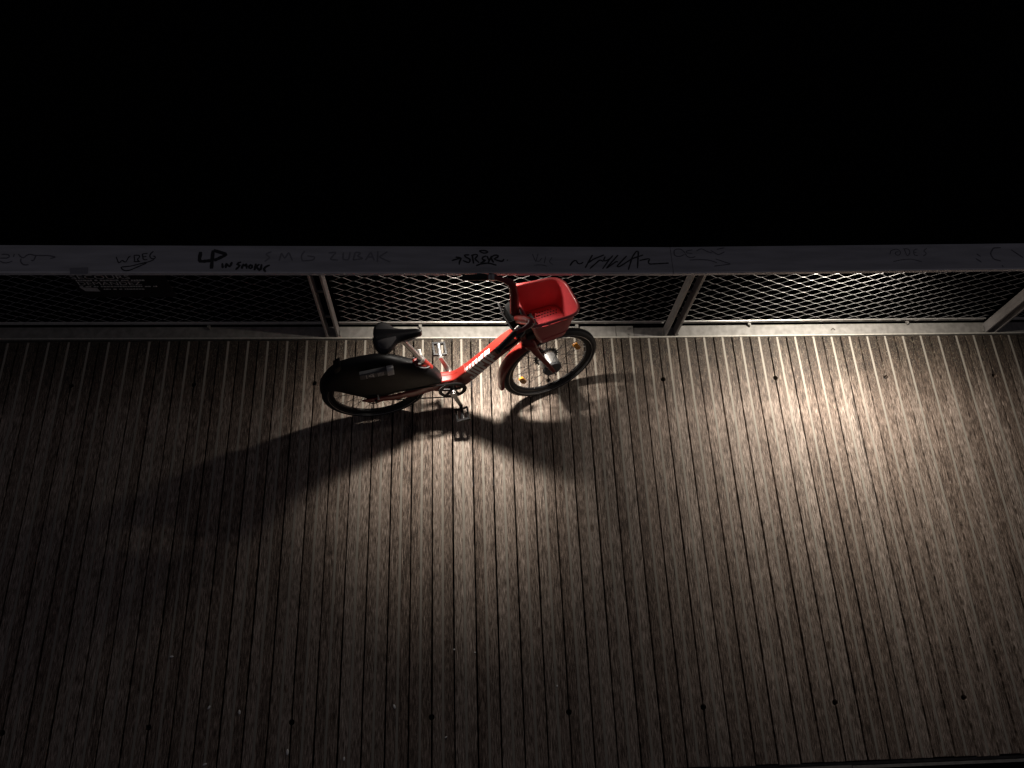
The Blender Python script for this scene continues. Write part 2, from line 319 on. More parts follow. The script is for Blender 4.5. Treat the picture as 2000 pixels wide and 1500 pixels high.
def ribbon(mb, P, w, z):
    P = [Vector((x, y, 0)) for x, y in P]
    Q = []
    for a, b in zip(P, P[1:]):
        k = max(1, int((b - a).length / .01)); Q += [a.lerp(b, i / k) for i in range(k)]
    Q.append(P[-1])
    for _ in range(1): Q = [Q[0]] + [(Q[i-1] + Q[i] * 2 + Q[i+1]) / 4 for i in range(1, len(Q)-1)] + [Q[-1]]
    vs = []
    for i, p in enumerate(Q):
        t = (Q[min(i+1, len(Q)-1)] - Q[max(i-1, 0)]).normalized(); nn = Vector((-t.y, t.x, 0)) * w * .5 * (.85 + .3 * random.random())
        if i in (0, len(Q)-1): nn *= .75
        vs += [(p.x + nn.x, p.y + nn.y, z), (p.x - nn.x, p.y - nn.y, z)]
    mb.add(vs, [(2*i, 2*i+1, 2*i+3, 2*i+2) for i in range(len(Q)-1)])
for w, mt, ST in TAGS:
    mb = MB(); z = 1.1508
    for P in ST: ribbon(mb, P, w * 1.25, z); z += .00003
    mb.build("graffiti_tag", M[mt], H1 if ST[0][0][0] < 1.37 else H2)
mb = MB(); mb.add([(-1.90, -.175, 1.1512), (-1.806, -.169, 1.1512), (-1.80, -.2115, 1.1512), (-1.893, -.2115, 1.1512)], [(0, 3, 2, 1)])
mb.build("sticker", M['ghost'], H1)
# plinth, edge flange
mb = MB(); n = 24
def plinth(a, b, z, m, y1=.083):
    mb = MB(); k = 4; swept(mb, [(.001, z - .12), (.001, z), (y1, z), (y1, z - .12)], [a + (b-a)*i/k for i in range(k+1)], yo)
    return mb.build("edge_beam", m, G)
plinth(XL, 1.268, -.004, M['zinc']); plinth(1.271, 1.392, .001, M['zinc']); plinth(1.3965, 1.70, -.007, M['zinc_dark'], .072); plinth(1.7, XR, -.004, M['zinc'])
for a, b in ((XL, 1.352), (1.357, XR)):
    mb = MB(); k = 5; swept(mb, [(-.0105, -.05), (-.0105, .0035), (-.009, .005), (-.002, .005), (-.0005, .0035), (-.0005, -.05)], [a + (b-a)*i/k for i in range(k+1)], yo)
    mb.build("edge_flange", M['trim'], G)
# mesh carrying rods
PX = (-2.985, -.677, 1.65, 3.972, 6.28)
for a, b in zip(PX, PX[1:]):
    a2, b2 = a + .045, b - .045
    for z, r, y in ((.052, .0052, .088), (.026, .0045, .092), (.90, .005, .088)):
        mb = MB(); mb.cyl((a2, y + yo(a2), z), (b2, y + yo(b2), z), r, 10); mb.build("mesh_rod", M['rod'], G, True)
# posts: two flat steel plates with a slot between
for x in PX[:4]:
    p = None
    y0 = yo(x) + .002
    mb = MB()
    for s in (-1, 1):
        xa = x + s * .0425; xb = x + s * .0285
        a, b = min(xa, xb), max(xa, xb)
        mb.loft([[(a, y0 - lp_, z), (a + .0012, y0 - .0012 - lp_, z), (b - .0012, y0 - .0012 - lp_, z), (b, y0 - lp_, z), (b, y0 + .068 - lp_, z), (a, y0 + .068 - lp_, z)] for z, lp_ in ((-.1, 0), (.84, 0), (1.1115, .178))])
    p = mb.build("post", M['post'], G)
    for z in (.20, .52, .82): mb = MB(); mb.box((x - .028, y0 + .040, z), (x + .028, y0 + .052, z + .012)); mb.build("spacer", M['ferrule'], p)
    for s in (-1, 1): mb = MB(); mb.box((x + s*.052 - .004, y0 + .006, -.005), (x + s*.052 + .004, y0 + .05, .012)); mb.build("weld_tab", M['zinc'], p)
# rope mesh
CW, CH = .139, .0752
def netting(a, b):
    mb = MB(); x00 = 1.48; zb = .0585; rows = 22; yy = .088
    n0 = math.floor((a - x00) / CW) - 1; n1 = math.ceil((b - x00) / CW) + 1
    wire = MB()
    def node(i, j): # knot (i, j): i half cells, j rows
        jit = math.sin(i * 12.9 + j * 78.2) * .0016
        return (x00 + i * CW / 2 + jit + (.004 - j * .0006), j * CH / 2 + zb + math.sin(i * 5.1 + j * 3.3) * .0012)
    for j in range(0, rows):
        for i in range(2*n0, 2*n1):
            if (i + j) % 2: continue
            x, z = node(i, j)
            for di in (-1, 1):
                X2, Z2 = node(i + di, j + 1)
                A = (x + di * .0065, z + .0006); B = (X2 - di * .0065, Z2 - .0006)
                if min(A[0], B[0]) < a + .03 or max(A[0], B[0]) > b - .03: continue
                mid = ((A[0]+B[0])/2, (A[1]+B[1])/2)
                wire.tube([(A[0], yy + yo(A[0]), A[1]), (A[0] + di*.004, yy + yo(A[0]), A[1] + .0009), (B[0] - di*.004, yy + yo(B[0]), B[1] - .0009), (B[0], yy + yo(B[0]), B[1])], .00115, 5, 0, False)
            if a + .03 < x < b - .03:
                if j == 0:
                    t = x - .005; wire.tube([(t + .012, yy - .004 + yo(x), z + .002), (t + .004, yy - .009 + yo(x), z - .006), (t - .006, yy - .008 + yo(x), z - .016), (t - .016, yy - .003 + yo(x), z - .022)], .0015, 5, 0, True)
                else:
                    for dd in (-.0011, .0011):
                        wire.tube([(x - .0075, yy + yo(x), z + dd*.6), (x + .0075, yy + yo(x), z + dd*.6)], .0013, 5, 0, True)
                    if (i * 7 + j * 3) % 1 == 0: wire.tube([(x - .0045, yy + yo(x), z), (x + .0045, yy + yo(x), z)], .0021, 6, 1, True)
    return wire.build("rope_mesh", [M['rope'], M['ferrule']], G)
for a, b in zip(PX, PX[1:]): netting(a - .0, b)
# clamps and bolts on the beam
for x, y in ((-.08, .066), (1.0, .066), (2.221, .07), (3.369, .075), (-1.5, .066)):
    mb = MB(); mb.cyl((x, y + yo(x), -.006), (x, y + yo(x), .018), .0065, 10); mb.box((x - .014, y + yo(x) + .004, .010), (x + .006, y + yo(x) + .022, .020)); mb.cyl((x, y+yo(x), .018), (x, y + yo(x), .024), .004, 8)
    mb.build("clamp", M['zinc'], G)
for x, y in ((1.358, .062), (1.362, .018)):
    mb = MB(); mb.cyl((x, y + yo(x), 0), (x, y + yo(x), .010), .0095, 6); mb.cyl((x, y + yo(x), .010), (x, y + yo(x), .016), .0055, 8)
    mb.build("bolt", M['zinc'], G)
# lamps let into the underside of the handrail
for i, x in enumerate((-1.83, LAMP_X[0], LAMP_X[1], 5.1)):
    lit = i in (1, 2)
    mb = MB(); y = -.12
    mb.box((x - .075, y - .022, 1.105), (x + .075, y + .022, 1.1115))
    f = mb.build("rail_lamp", M['blackm'], G)
    lm = bpy.data.materials.new("lamp_glass" if not lit else "lit_lamp_glass"); lm.use_nodes = True
    b_ = lm.node_tree.nodes["Principled BSDF"]; b_.inputs["Base Color"].default_value = (.6, .6, .6, 1); b_.inputs["Roughness"].default_value = .3
    if lit:
        b_.inputs["Emission Color"].default_value = (*LAMP_COL, 1); b_.inputs["Emission Strength"].default_value = 6
    mb = MB(); mb.box((x - .065, y - .016, 1.1035), (x + .065, y + .016, 1.1052)); mb.build("lamp_glass", lm, f)
    if lit:
        for pw, spr, sx_, sy_ in ((LAMP_W[i - 1], SPREAD[i - 1], .16, .06), (LAMP_W[i - 1] * ADDED_FILL, 176.0, .12, .03)):   # main beam, and a wide light added to brighten basket rim and bars
            ld = bpy.data.lights.new("rail_light_or_added_fill", 'AREA'); ld.shape = 'RECTANGLE'; ld.size = sx_; ld.size_y = sy_
            ld.energy = pw; ld.color = LAMP_COL; ld.spread = math.radians(spr)
            lo = bpy.data.objects.new("rail_light_or_added_fill", ld); C.objects.link(lo); lo.parent = f
            lo.location = (x, y, 1.101); lo.rotation_euler = (math.radians(TILT), math.radians(ROLL[i - 1]), 0)
# ================================================================ notice on the mesh
def text_mesh(s, size, name, m, parent, P):
    cu = bpy.data.curves.new(name, 'FONT'); cu.body = s; cu.size = size; cu.extrude = .0; cu.resolution_u = 2
    o = bpy.data.objects.new(name, cu); C.objects.link(o)
    dg = bpy.context.evaluated_depsgraph_get(); dg.update(); me = bpy.data.meshes.new_from_object(o.evaluated_get(dg))
    bpy.data.objects.remove(o); 
    for v in me.vertices: v.co = Vector(P(v.co.x, v.co.y))
    me.materials.clear(); me.materials.append(m)
    q = bpy.data.objects.new(name, me); C.objects.link(q); q.parent = parent; return q
NB = empty("notice_board", (-1.87, .07, .45)); ny = 0.0
tag(NB, "dark notice board with white emergency wording hung on the left mesh panel", "sign")
mb = MB(); mb.box((-.285, .004, -.03), (.28, .008, .46)); mb.build("board", M['panel'], NB)
def tl(s, x, z, size, sx=1.0):
    text_mesh(s, size, "lettering", M['white'], NB, lambda u, v: (x + u * sx, .0025, z + v))
tl("SECOURS", -.275, .190, .062, 1.33); tl("DEMANDEZ", -.262, .118, .058, 1.22)
for z, h, xa, xb in ((.168, .013, -.255, .14), (.098, .009, -.26, .19), (.068, .008, -.13, .10)):
    x = xa; mb = MB()
    while x < xb:
        w = random.uniform(.008, .02); mb.box((x, .001, z), (x + w, .0035, z + h * random.uniform(.8, 1))); x += w + (.004 if random.random() < .8 else .016)
    mb.build("small_print", M['white'], NB)
mb = MB(); mb.add([(-.265, .0015, .095), (-.165, .0015, .085), (-.16, .0015, .045), (-.245, .0015, .05)], [(0, 3, 2, 1)]); mb.add([(-.265, .0035, .095), (-.165, .0035, .085), (-.16, .0035, .045), (-.245, .0035, .05)], [(0, 1, 2, 3)])
mb.build("paper_patch", M['pale'], NB)
# ================================================================ bicycle
YAW, LEAN = .145, .080
X_ = Vector((math.cos(YAW), math.sin(YAW), 0)); Ys = Vector((-math.sin(YAW), math.cos(YAW), 0)); K = Vector((0, 0, 1))
Y_ = Ys * math.cos(LEAN) - K * math.sin(LEAN); Z_ = Ys * math.sin(LEAN) + K * math.cos(LEAN)
B = empty("bicycle")
B.matrix_world = Matrix(((X_.x, Y_.x, Z_.x, -.341), (X_.y, Y_.y, Z_.y, -.564), (X_.z, Y_.z, Z_.z, 0.002), (0, 0, 0, 1)))
tag(B, "red step-through hire bicycle with front basket leaning on its stand by the railing", "bicycle")
ST = .22; A0 = Vector((1.171, 0, 0)); AX = Vector((-math.sin(math.radians(20)), 0, math.cos(math.radians(20))))
RM = Matrix.Rotation(ST, 3, AX)
def steer(p): return A0 + RM @ (Vector(p) - A0)
WB, WR = 1.111, .323
def rrect(h, w, r, k=4):
    out = []
    for cx, cy, a0 in ((w/2 - r, h/2 - r, 0), (-w/2 + r, h/2 - r, 90), (-w/2 + r, -h/2 + r, 180), (w/2 - r, -h/2 + r, 270)):
        for i in range(k + 1):
            a = math.radians(a0 + 90 * i / k); out.append((cx + r * math.cos(a), cy + r * math.sin(a)))
    return out
# ---- frame: (x, z, slope angle, height, width)
FS = [(.300, .326, 2, .070, .085), (.345, .318, 0, .095, .082), (.40, .305, 0, .125, .078), (.455, .296, 4, .138, .074), (.505, .303, 16, .135, .070), (.548, .334, 34, .124, .066),
      (.590, .385, 47, .112, .063), (.640, .447, 52, .104, .062), (.700, .525, 52.5, .100, .062), (.760, .603, 52.5, .098, .062), (.820, .681, 51, .100, .062), (.868, .737, 49, .094, .060)]
def interp(FS, k=4):
    out = []
    P = [Vector(f[:2]) for f in FS]
    for i in range(len(FS) - 1):
        p = [Vector((*FS[max(0, min(len(FS)-1, i + d))][:4],)) for d in (-1, 0, 1, 2)]
        q = [FS[max(0, min(len(FS)-1, i + d))][4] for d in (-1, 0, 1, 2)]
        for j in range(k):
            t = j / k; cc = (-.5*t+t*t-.5*t**3, 1-2.5*t*t+1.5*t**3, .5*t+2*t*t-1.5*t**3, -.5*t*t+.5*t**3)
            v = p[0]*cc[0] + p[1]*cc[1] + p[2]*cc[2] + p[3]*cc[3]
            out.append((v[0], v[1], v[2], v[3], sum(a*b for a, b in zip(q, cc))))
    out.append(FS[-1]); return out
FI = interp(FS)
mb = MB()
rings = []
for x, z, a, h, w in FI:
    a = math.radians(a); nx, nz = -math.sin(a), math.cos(a)
    rings.append([(x + nx * v, u, z + nz * v) for u, v in rrect(h, w, .011)])
mb.loft(rings)
mb.tube([(.955 - .02, 0, .60), (.925, 0, .68), (.885, 0, .79)], [.027, .030, .029], 20)      # head tube
frame = mb.build("frame", M['red'], B, True, 40)
# raised rib on the flat of the frame and the assembly seam
mb = MB()
for x, z, a, h, w in FI[5:20:1]: pass
rr = []
for x, z, a, h, w in FI[3:22]:
    a = math.radians(a); nx, nz = -math.sin(a), math.cos(a); rr.append((x + nx * (h/2 + .0002), .006, z + nz * (h/2 + .0002)))
mb.tube(rr, .0018, 6); mb.build("rib", M['red'], frame, True)
mb = MB(); x, z, a, h, w = FI[25]; a = math.radians(a)
mb.loft([[(x + dx*math.cos(a) - math.sin(a) * v, u, z + dx*math.sin(a) + math.cos(a) * v) for u, v in rrect(h + g_, w + g_, .011)] for dx, g_ in ((-.003, .0), (-.002, .0025), (.002, .0025), (.003, .0))])
mb.build("seam", M['red'], frame, True)
# chainstays
mb = MB()
for s in (-1, 1):
    R_ = []
    for x, z, h, w, yc in ((.36, .325, .085, .022, .036), (.25, .322, .066, .020, .058), (.12, .316, .052, .016, .066), (0, .316, .046, .012, .068), (-.05, .322, .036, .010, .068), (-.085, .328, .012, .008, .068)):
        R_.append([(x, s * yc + u, z + v) for u, v in rrect(h, w, min(h, w) * .4, 3)])
    mb.loft(R_)
mb.build("chainstay", M['red'], B, True, 45)
# lettering wrapped from the side of the frame on to its top: strokes as (u0,v0,u1,v1) quads in a block alphabet
def frame_at(u):      # u metres along the sloping tube
    d = 0; 
    for a, b in zip(FI[20:], FI[21:]):
        l = math.hypot(b[0]-a[0], b[1]-a[1])
        if d + l >= u: t = (u - d) / l; return [a[i] + (b[i]-a[i])*t for i in range(5)]
        d += l
    return list(FI[-1])
mb = MB()
def quad(p):          # p: 4 corners (u, v); v from 0 (bottom of side) to 1.3 (past the edge on to the top)
    n = 14
    def L_(t): return [(p[0][k] + (p[3][k]-p[0][k])*t, p[1][k] + (p[2][k]-p[1][k])*t) for k in (0, 1)]
    vs = []
    for i in range(n + 1):
        (ua, ub), (va, vb) = L_(i / n)
        for u, v in ((ua, va), (ub, vb)):
            x, z, a, h, w = frame_at(u); a = math.radians(a); H = h / 2; r = .011; dn = v * .092 - H + .004; e = .0007
            if dn <= H - r: q = (dn, -w/2 - e)
            elif dn <= H - r + r * math.pi / 2:
                t = (dn - (H - r)) / r; q = (H - r + (r + e) * math.sin(t), -w/2 + r - (r + e) * math.cos(t))
            else: q = (H + e, -w/2 + r + (dn - (H - r + r * math.pi/2)))
            vs.append((x - math.sin(a) * q[0], q[1], z + math.cos(a) * q[0]))
    mb.add(vs, [(2*i, 2*i+1, 2*i+3, 2*i+2) for i in range(n)])
U0 = .040; sk = .022; T_ = .0200
def vert(u, v0=0.02, v1=1.34, t=T_): quad([(u + sk*v0, v0), (u + t + sk*v0, v0), (u + t + sk*v1, v1), (u + sk*v1, v1)])
def hor(u0, u1, v0, v1): quad([(u0 + sk*v0, v0), (u1 + sk*v0, v0), (u1 + sk*v1, v1), (u0 + sk*v1, v1)])
u = U0                                                     # J
vert(u, .02, .45); hor(u, u + .050, .02, .20); vert(u + .030); u += .061
vert(u); hor(u, u + .050, .02, .20); vert(u + .031); u += .063    # U
vert(u); vert(u + .056); quad([(u + .036, .50), (u + .048, .50), (u + .040, 1.32), (u + .022, 1.32)]); quad([(u + .036, .50), (u + .050, .50), (u + .080, 1.28), (u + .062, 1.32)]); u += .088   # M
vert(u); hor(u, u + .050, .42, .60); hor(u, u + .050, 1.10, 1.32); vert(u + .031, .5, 1.30); u += .05        # P
mb.build("lettering", M['white'], frame)
# ---- rear cover: black shell over rear wheel and battery (x, top, bottom, half width)
CS = [(-.318, .47, .40, .026), (-.300, .525, .41, .034), (-.275, .575, .42, .038), (-.24, .630, .425, .042), (-.205, .668, .405, .046), (-.165, .693, .375, .052), (-.11, .708, .335, .057), (-.05, .716, .285, .060), (.02, .718, .275, .062),
      (.08, .712, .298, .063), (.13, .690, .315, .063), (.18, .655, .325, .062), (.225, .615, .33, .060), (.27, .582, .335, .058), (.31, .560, .335, .056), (.345, .535, .335, .053), (.375, .490, .338, .049), (.398, .440, .342, .043), (.413, .395, .346, .034), (.420, .370, .352, .020)]
mb = MB(); R_ = []
for x, zt, zb, hw in CS:
    ring = []; zc = (zt + zb) / 2; H = (zt - zb) / 2
    for k in range(32):
        a = 2 * math.pi * k / 32; c_, s_ = math.cos(a), math.sin(a)
        e = .55; yy = hw * math.copysign(abs(c_)**e, c_); zz = H * math.copysign(abs(s_)**(.75 if s_ > 0 else .4), s_)
        if zz > 0: yy *= 1 - .34 * (zz / H) ** 2
        ring.append((x, yy, zc + zz))
    R_.append(ring)
mb.loft(R_)
cover = mb.build("rear_cover", M['black'], B, True, 50)
# rim of the opening round the seat tube and the red shroud inside it
mb = MB(); pth = []
for k in range(25):
    a = math.radians(-150 + 300 * k / 24)
    pth.append((.300 + .052 * math.cos(a), .036 * math.sin(a), .572 - .36 * .052 * math.cos(a) * 1.9))
mb.tube(pth, .0035, 8); mb.build("opening_rim", M['grey'], cover, True)
mb = MB(); mb.loft([[(.296 + r_ * 1.4 * math.cos(t * math.pi/10), r_ * math.sin(t * math.pi/10), z - .36 * 1.4 * r_ * math.cos(t * math.pi/10) * 1.1) for t in range(20)] for r_, z in ((.033, .565), (.031, .583), (.024, .592), (.012, .594))])
mb.build("seat_shroud", M['red'], frame, True)
mb = MB(); mb.box((-.172, -.030, .655), (-.162, .030, .705)); mb.loft([[(-.205 + .0, s*.030, z0), (-.172, s*.032, z1), (-.172, s*.032, z1 - .11), (-.200, s*.034, z0 - .06)] for s, z0, z1 in ((-1, .675, .703), (1, .675, .703))])
mb.build("rear_light", M['black'], cover)
# number plate style tag and bar lock on the near side
lk = MB(); ly = -.072
def lp(u, v, y): # u along, v up; lock axis from (-.062,.64) to (.10,.655)
    return (-.062 + u * .19 - v * .01, y, .640 + u * .022 + v)
lk.loft([[lp(uu, vv, yy) for (vv, yy) in ((-.030, ly + .01), (-.030, ly - .010), (-.022, ly - .016), (.022, ly - .016), (.030, ly - .010), (.030, ly + .01))] for uu in (0, .02, .80, .82)])
lock = lk.build("bar_lock", M['grey'], cover)
mb = MB(); mb.loft([[lp(uu, vv, yy) for (vv, yy) in ((-.036, ly + .008), (-.036, ly - .014), (-.026, ly - .022), (.028, ly - .022), (.038, ly - .012), (.038, ly + .008))] for uu in (.84, .86, 1.0, 1.04)])
mb.build("lock_head", M['pale'], lock)
mb = MB(); yy = ly - .0168
def seg_(a, b, w):
    (u0, v0), (u1, v1) = a, b; d = Vector(((u1-u0) * .19, v1 - v0)); n_ = Vector((-d.y, d.x)).normalized() * w / 2
    mb.add([lp(u0 + n_.x/.19, v0 + n_.y, yy), lp(u0 - n_.x/.19, v0 - n_.y, yy), lp(u1 - n_.x/.19, v1 - n_.y, yy), lp(u1 + n_.x/.19, v1 + n_.y, yy)], [(0, 1, 2, 3)])
for a, b in (((.27, .006), (.34, .014)), ((.34, .014), (.43, .020)), ((.27, .006), (.33, -.008)), ((.33, -.008), (.40, -.006)), ((.40, -.006), (.42, .006)), ((.36, .004), (.42, .006)), ((.40, -.006), (.42, -.018))): seg_(a, b, .0065)
mb.build("emblem", M['white'], lock)
for us in ((.20,), (.56, .60), (.64, .68, .72)):
    mb = MB()
    for u_ in us: seg_((u_, -.020), (u_, .020), .0035 if u_ > .5 else .005)
    mb.build("small_print", M['pale'], lock)
# ---- wheels
def wheel(cx, front):
    T = steer if front else None
    w = empty("wheel"); w.parent = B
    c = (cx, 0, WR)
    mb = MB(T); mb.ring(c, (0, 1, 0), .298, .0, 96, mi=0, prof=[(.025*math.cos(a), .0245*math.sin(a)) for a in [2*math.pi*k/14 for k in range(14)]])
    # tread blocks
    for k in range(110):
        a = 2*math.pi*k/110
        for s in (-1, 1):
            aa = a + (.5 if s > 0 else 0) * 2*math.pi/110
            R1, R2 = .3205, .3238; da = .016
            P = lambda r_, an, y: (cx + r_*math.cos(an), y, WR + r_*math.sin(an))
            mb.add([P(r_, an, y) for r_ in (R1, R2) for (an, y) in ((aa - da, s*.003), (aa + da*.4, s*.003), (aa + da, s*.0125), (aa - da*.4, s*.0125))],
                   [(4,5,6,7),(0,1,5,4),(1,2,6,5),(2,3,7,6),(3,0,4,7)])
    t = mb.build("tyre", M['rubber'], w, True, 40)
    mb = MB(T); mb.ring(c, (0, 1, 0), .288, 0, 96, prof=[(.0012*math.cos(a), -.0238 + .0010*math.sin(a)) for a in (0, 1.57, 3.14, 4.71)]); mb.build("sidewall_band", M['alu'], w, True)  # thin pale ring on the near sidewall
    mb = MB(T); mb.ring(c, (0, 1, 0), .266, 0, 96, prof=[(-.012, -.006), (-.004, -.0115), (.014, -.0125), (.014, .0125), (-.004, .0115), (-.012, .006)])
    mb.build("rim", M['blackm'], w, True, 30)
    fr, fy = (.060, .040) if front else (.032, .034)
    mb = MB(T); n = 32
    for k in range(n):
        a = 2*math.pi*k/n; s = 1 if k % 2 else -1; d = (.55 if (k//2) % 2 else -.55) * (1 if not front else .9)
        mb.tube([(cx + fr*math.cos(a + d), s*fy, WR + fr*math.sin(a + d)), (cx + .256*math.cos(a), s*.004, WR + .256*math.sin(a))], .00125, 5, 0)
        mb.tube([(cx + .256*math.cos(a), s*.004, WR + .256*math.sin(a)), (cx + .242*math.cos(a), s*.0045, WR + .242*math.sin(a))], .0022, 5, 1)
    mb.build("spokes", [M['blackm'], M['alu']], w, True)
    mb = MB(T)
    if front:
        mb.tube([(cx, y, WR) for y in (-.052, -.050, -.040, -.038, .038, .040, .048, .050)], [.035, .058, .064, .061, .061, .064, .055, .03], 40)
        mb.tube([(cx, -.088, WR), (cx, .088, WR)], .006, 10)
        h = mb.build("hub_motor", M['dull'], w, True, 30)
        mb = MB(T); mb.tube([(cx, y, WR) for y in (-.0545, -.0535, -.0405)], [.030, .0585, .0645], 40); mb.build("hub_cap", M['grey'], h, True, 30)
        mb = MB(T); mb.ring((cx, .056, WR), (0, 1, 0), .068, 0, 60, prof=[(-.012, -.001), (.012, -.001), (.012, .001), (-.012, .001)])
        for k in range(20): 
            a = k*math.pi/10; mb.box((cx + .083*math.cos(a) - .005, .055, WR + .083*math.sin(a) - .005), (cx + .083*math.cos(a) + .005, .057, WR + .083*math.sin(a) + .005))
        mb.build("brake_disc", M['blackm'], w)
        mb = MB(T); mb.box((cx - .075, .045, WR + .045), (cx - .035, .075, WR + .095)); mb.build("brake_caliper", M['blackm'], B)
        for a in (205, 29):
            a = math.radians(a); R0 = .205
            mb = MB(T); L_ = .040; u = Vector((math.cos(a), 0, math.sin(a))); t_ = Vector((-math.sin(a), 0, math.cos(a))); o_ = Vector((cx, -.008, WR)) + u*R0
            ringp = [o_ + t_*p + u*q for p, q in ((-L_, -.006), (-L_*.7, -.016), (L_*.7, -.016), (L_, -.006), (L_, .006), (L_*.7, .016), (-L_*.7, .016), (-L_, .006))]
            mb.loft([[p + Vector((0, y, 0)) for p in ringp] for y in (-.004, .008)]); mb.build("reflector", M['amber'], w)
    else:
        mb.tube([(cx, y, WR) for y in (-.045, -.036, -.034, -.02, .02, .034, .036, .05)], [.02, .036, .036, .022, .022, .036, .036, .045], 24); mb.build("hub", M['blackm'], w, True, 30)
        mb = MB(); mb.ring((cx - .01, -.062, WR - .01), (0, 1, 0), .048, .0035, 40); mb.cyl((cx, -.06, WR), (cx, -.085, WR), .009, 10); mb.build("sprocket", M['blackm'], w, True)
    return w
wheel(0, False); wheel(WB, True)
# ---- front mudguard and fork
mb = MB(steer); R_ = []
for k in range(31):
    a = math.radians(193 - 103 * k / 30); r_ = .341 + (.008 if k in (0,) else 0); wdt = .036 - .004 * abs(k-10)/20
    pr = [(0, -1), (.006, -.8), (.010, 0), (.006, .8), (0, 1), (-.016, 1.0), (-.013, .93), (.002, .75), (.006, 0), (.002, -.75), (-.013, -.93), (-.016, -1.0)]
    R_.append([(WB + (r_ + p) * math.cos(a), q * wdt, WR + (r_ + p) * math.sin(a)) for p, q in pr])
mb.loft(R_); mb.build("front_mudguard", M['red'], B, True, 50)
mb = MB(steer)
for s in (-1, 1):
    R_ = []
    for x, z, lx, ly_, yc, an in ((.925, .675, .062, .040, .040, -20), (.958, .640, .068, .034, .050, -22), (.985, .575, .062, .028, .056, -24), (1.025, .50, .050, .022, .062, -24), (1.065, .42, .042, .018, .067, -22), (1.100, .345, .036, .015, .070, -18), (1.113, .312, .026, .012, .071, -15)):
        a = math.radians(an); R_.append([(x + u*math.cos(a)*1.0 , s*yc + v, z + u*math.sin(a)*1.0) for v, u in rrect(lx, ly_, ly_*.35, 3)])
    mb.loft(R_)
mb.loft([[(x + u, v, z) for v, u in rrect(lx, wy, .018, 4)] for x, z, lx, wy in ((.955, .635, .07, .13), (.945, .665, .075, .12), (.925, .70, .065, .075), (.915, .715, .05, .055))])
mb.tube([(.921, 0, .71), (.868, 0, .86)], [.024, .022], 16)
fork = mb.build("fork", M['red'], B, True, 45)
for s in (-1, 1): mb = MB(steer); mb.cyl((WB, s*.074, WR), (WB, s*.098, WR), .0065, 12); mb.build("axle_nut", M['alu'], fork, True)
# ---- basket
def outline(xb, xf, hb, hf, rb, rf, ke=14, kc=8):
    cs = [((xb, -hb), rb), ((xf, -hf), rf), ((xf, hf), rf), ((xb, hb), rb)]; P = []
    n = 4
    for i in range(4):
        p = Vector(cs[i][0]); a = (Vector(cs[i-1][0]) - p).normalized(); b = (Vector(cs[(i+1) % 4][0]) - p).normalized(); r_ = cs[i][1]
        p1 = p + a * r_; p2 = p + b * r_
        cor = []
        for k in range(kc + 1):
            t = k / kc; cor.append(p1*(1-t)**2 + p*2*t*(1-t) + p2*t*t)
        nx_ = Vector(cs[(i+1) % 4][0]); q1 = nx_ + (p - nx_).normalized() * cs[(i+1) % 4][1]
        P += cor; P += [p2 + (q1 - p2) * k / ke for k in range(1, ke)]
    return P
OB = outline(.985, 1.170, .096, .088, .030, .055); OT = outline(.896, 1.212, .154, .138, .030, .085)
NB_ = len(OB); ROWS = 12
def bring(t, off=0, dz=0):
    b0 = OB; P = [OB[k].lerp(OT[k], t ** .9) for k in range(NB_)]; c_ = Vector((1.06, 0)); out = []
    for k in range(NB_):
        tn = (P[(k+1) % NB_] - P[k-1]).normalized(); nn = Vector((tn.y, -tn.x)); p = P[k] + nn * off
        zr = .995 - .10 * (p.x - .90)
        out.append((p.x, p.y, .715 + (zr - .715) * t + dz))
    return out
mb = MB(steer); outer = [bring(i / ROWS) for i in range(ROWS + 1)]; inner = [bring(i / ROWS, -.0035) for i in range(ROWS + 1)]
vs = [p for r_ in outer for p in r_] + [p for r_ in inner for p in r_]; fs = []; off_ = (ROWS + 1) * NB_
e0 = 9      # near side edge runs from index 9
slots = set(list(range(10, 13)) + list(range(14, 19)) + list(range(20, 22)))
for i in range(ROWS):
    for k in range(NB_):
        if i == ROWS - 2 and k in slots: continue
        k2 = (k+1) % NB_
        fs.append((i*NB_ + k, i*NB_ + k2, (i+1)*NB_ + k2, (i+1)*NB_ + k))
        fs.append((off_ + i*NB_ + k, off_ + (i+1)*NB_ + k, off_ + (i+1)*NB_ + k2, off_ + i*NB_ + k2))
fs.append(tuple(reversed(range(NB_)))); fs.append(tuple(off_ + k for k in range(NB_)))
mb.add(vs, fs)
# rolled rim
lip = [bring(1, -.004 + .0085 + .0095 * math.cos(t), .001 + .0095 * math.sin(t)) for t in [2 * math.pi * q / 12 for q in range(12)]]
basket = mb.build("basket", M['redp'], B, True, 50)
mb = MB(steer); mb.loft([[lip[j][k] for j in range(len(lip))] for k in range(NB_)], 0, False, True, True); mb.build("rim", M['redg'], basket, True, 60)
# raised floor with drain holes
mb = MB(steer)
def floor_at(t, dz): return [((p.x - 1.075) * t * 1.12 + 1.075, p.y * t * 1.17, .775 + dz) for p in OB]
mb.loft([floor_at(1.02, .0), floor_at(.93, .012), floor_at(.86, .017), floor_at(.5, .018)]); mb.build("basket_floor", M['redp'], basket, True, 50)
mb = MB(steer)
for r_ in range(3):
    for c_ in range(9):
        if r_ == 0 and c_ < 2: continue
        if r_ == 2 and c_ > 7: continue
        x = .992 + c_ * .0185 + (r_ % 2) * .009; y = .030 + r_ * .019 
        mb.cyl((x, y, .7915), (x, y, .7938), .0046, 8)
mb.box((.986, .026, .7915), (1.012, .034, .7938)); mb.build("drain_holes", M['dark'], basket)
# bracket between basket and fork
mb = MB(steer); mb.box((.905, -.05, .80), (.985, .05, .84)); mb.box((.930, -.035, .70), (1.0, .035, .745)); mb.build("basket_bracket", M['blackm'], B)
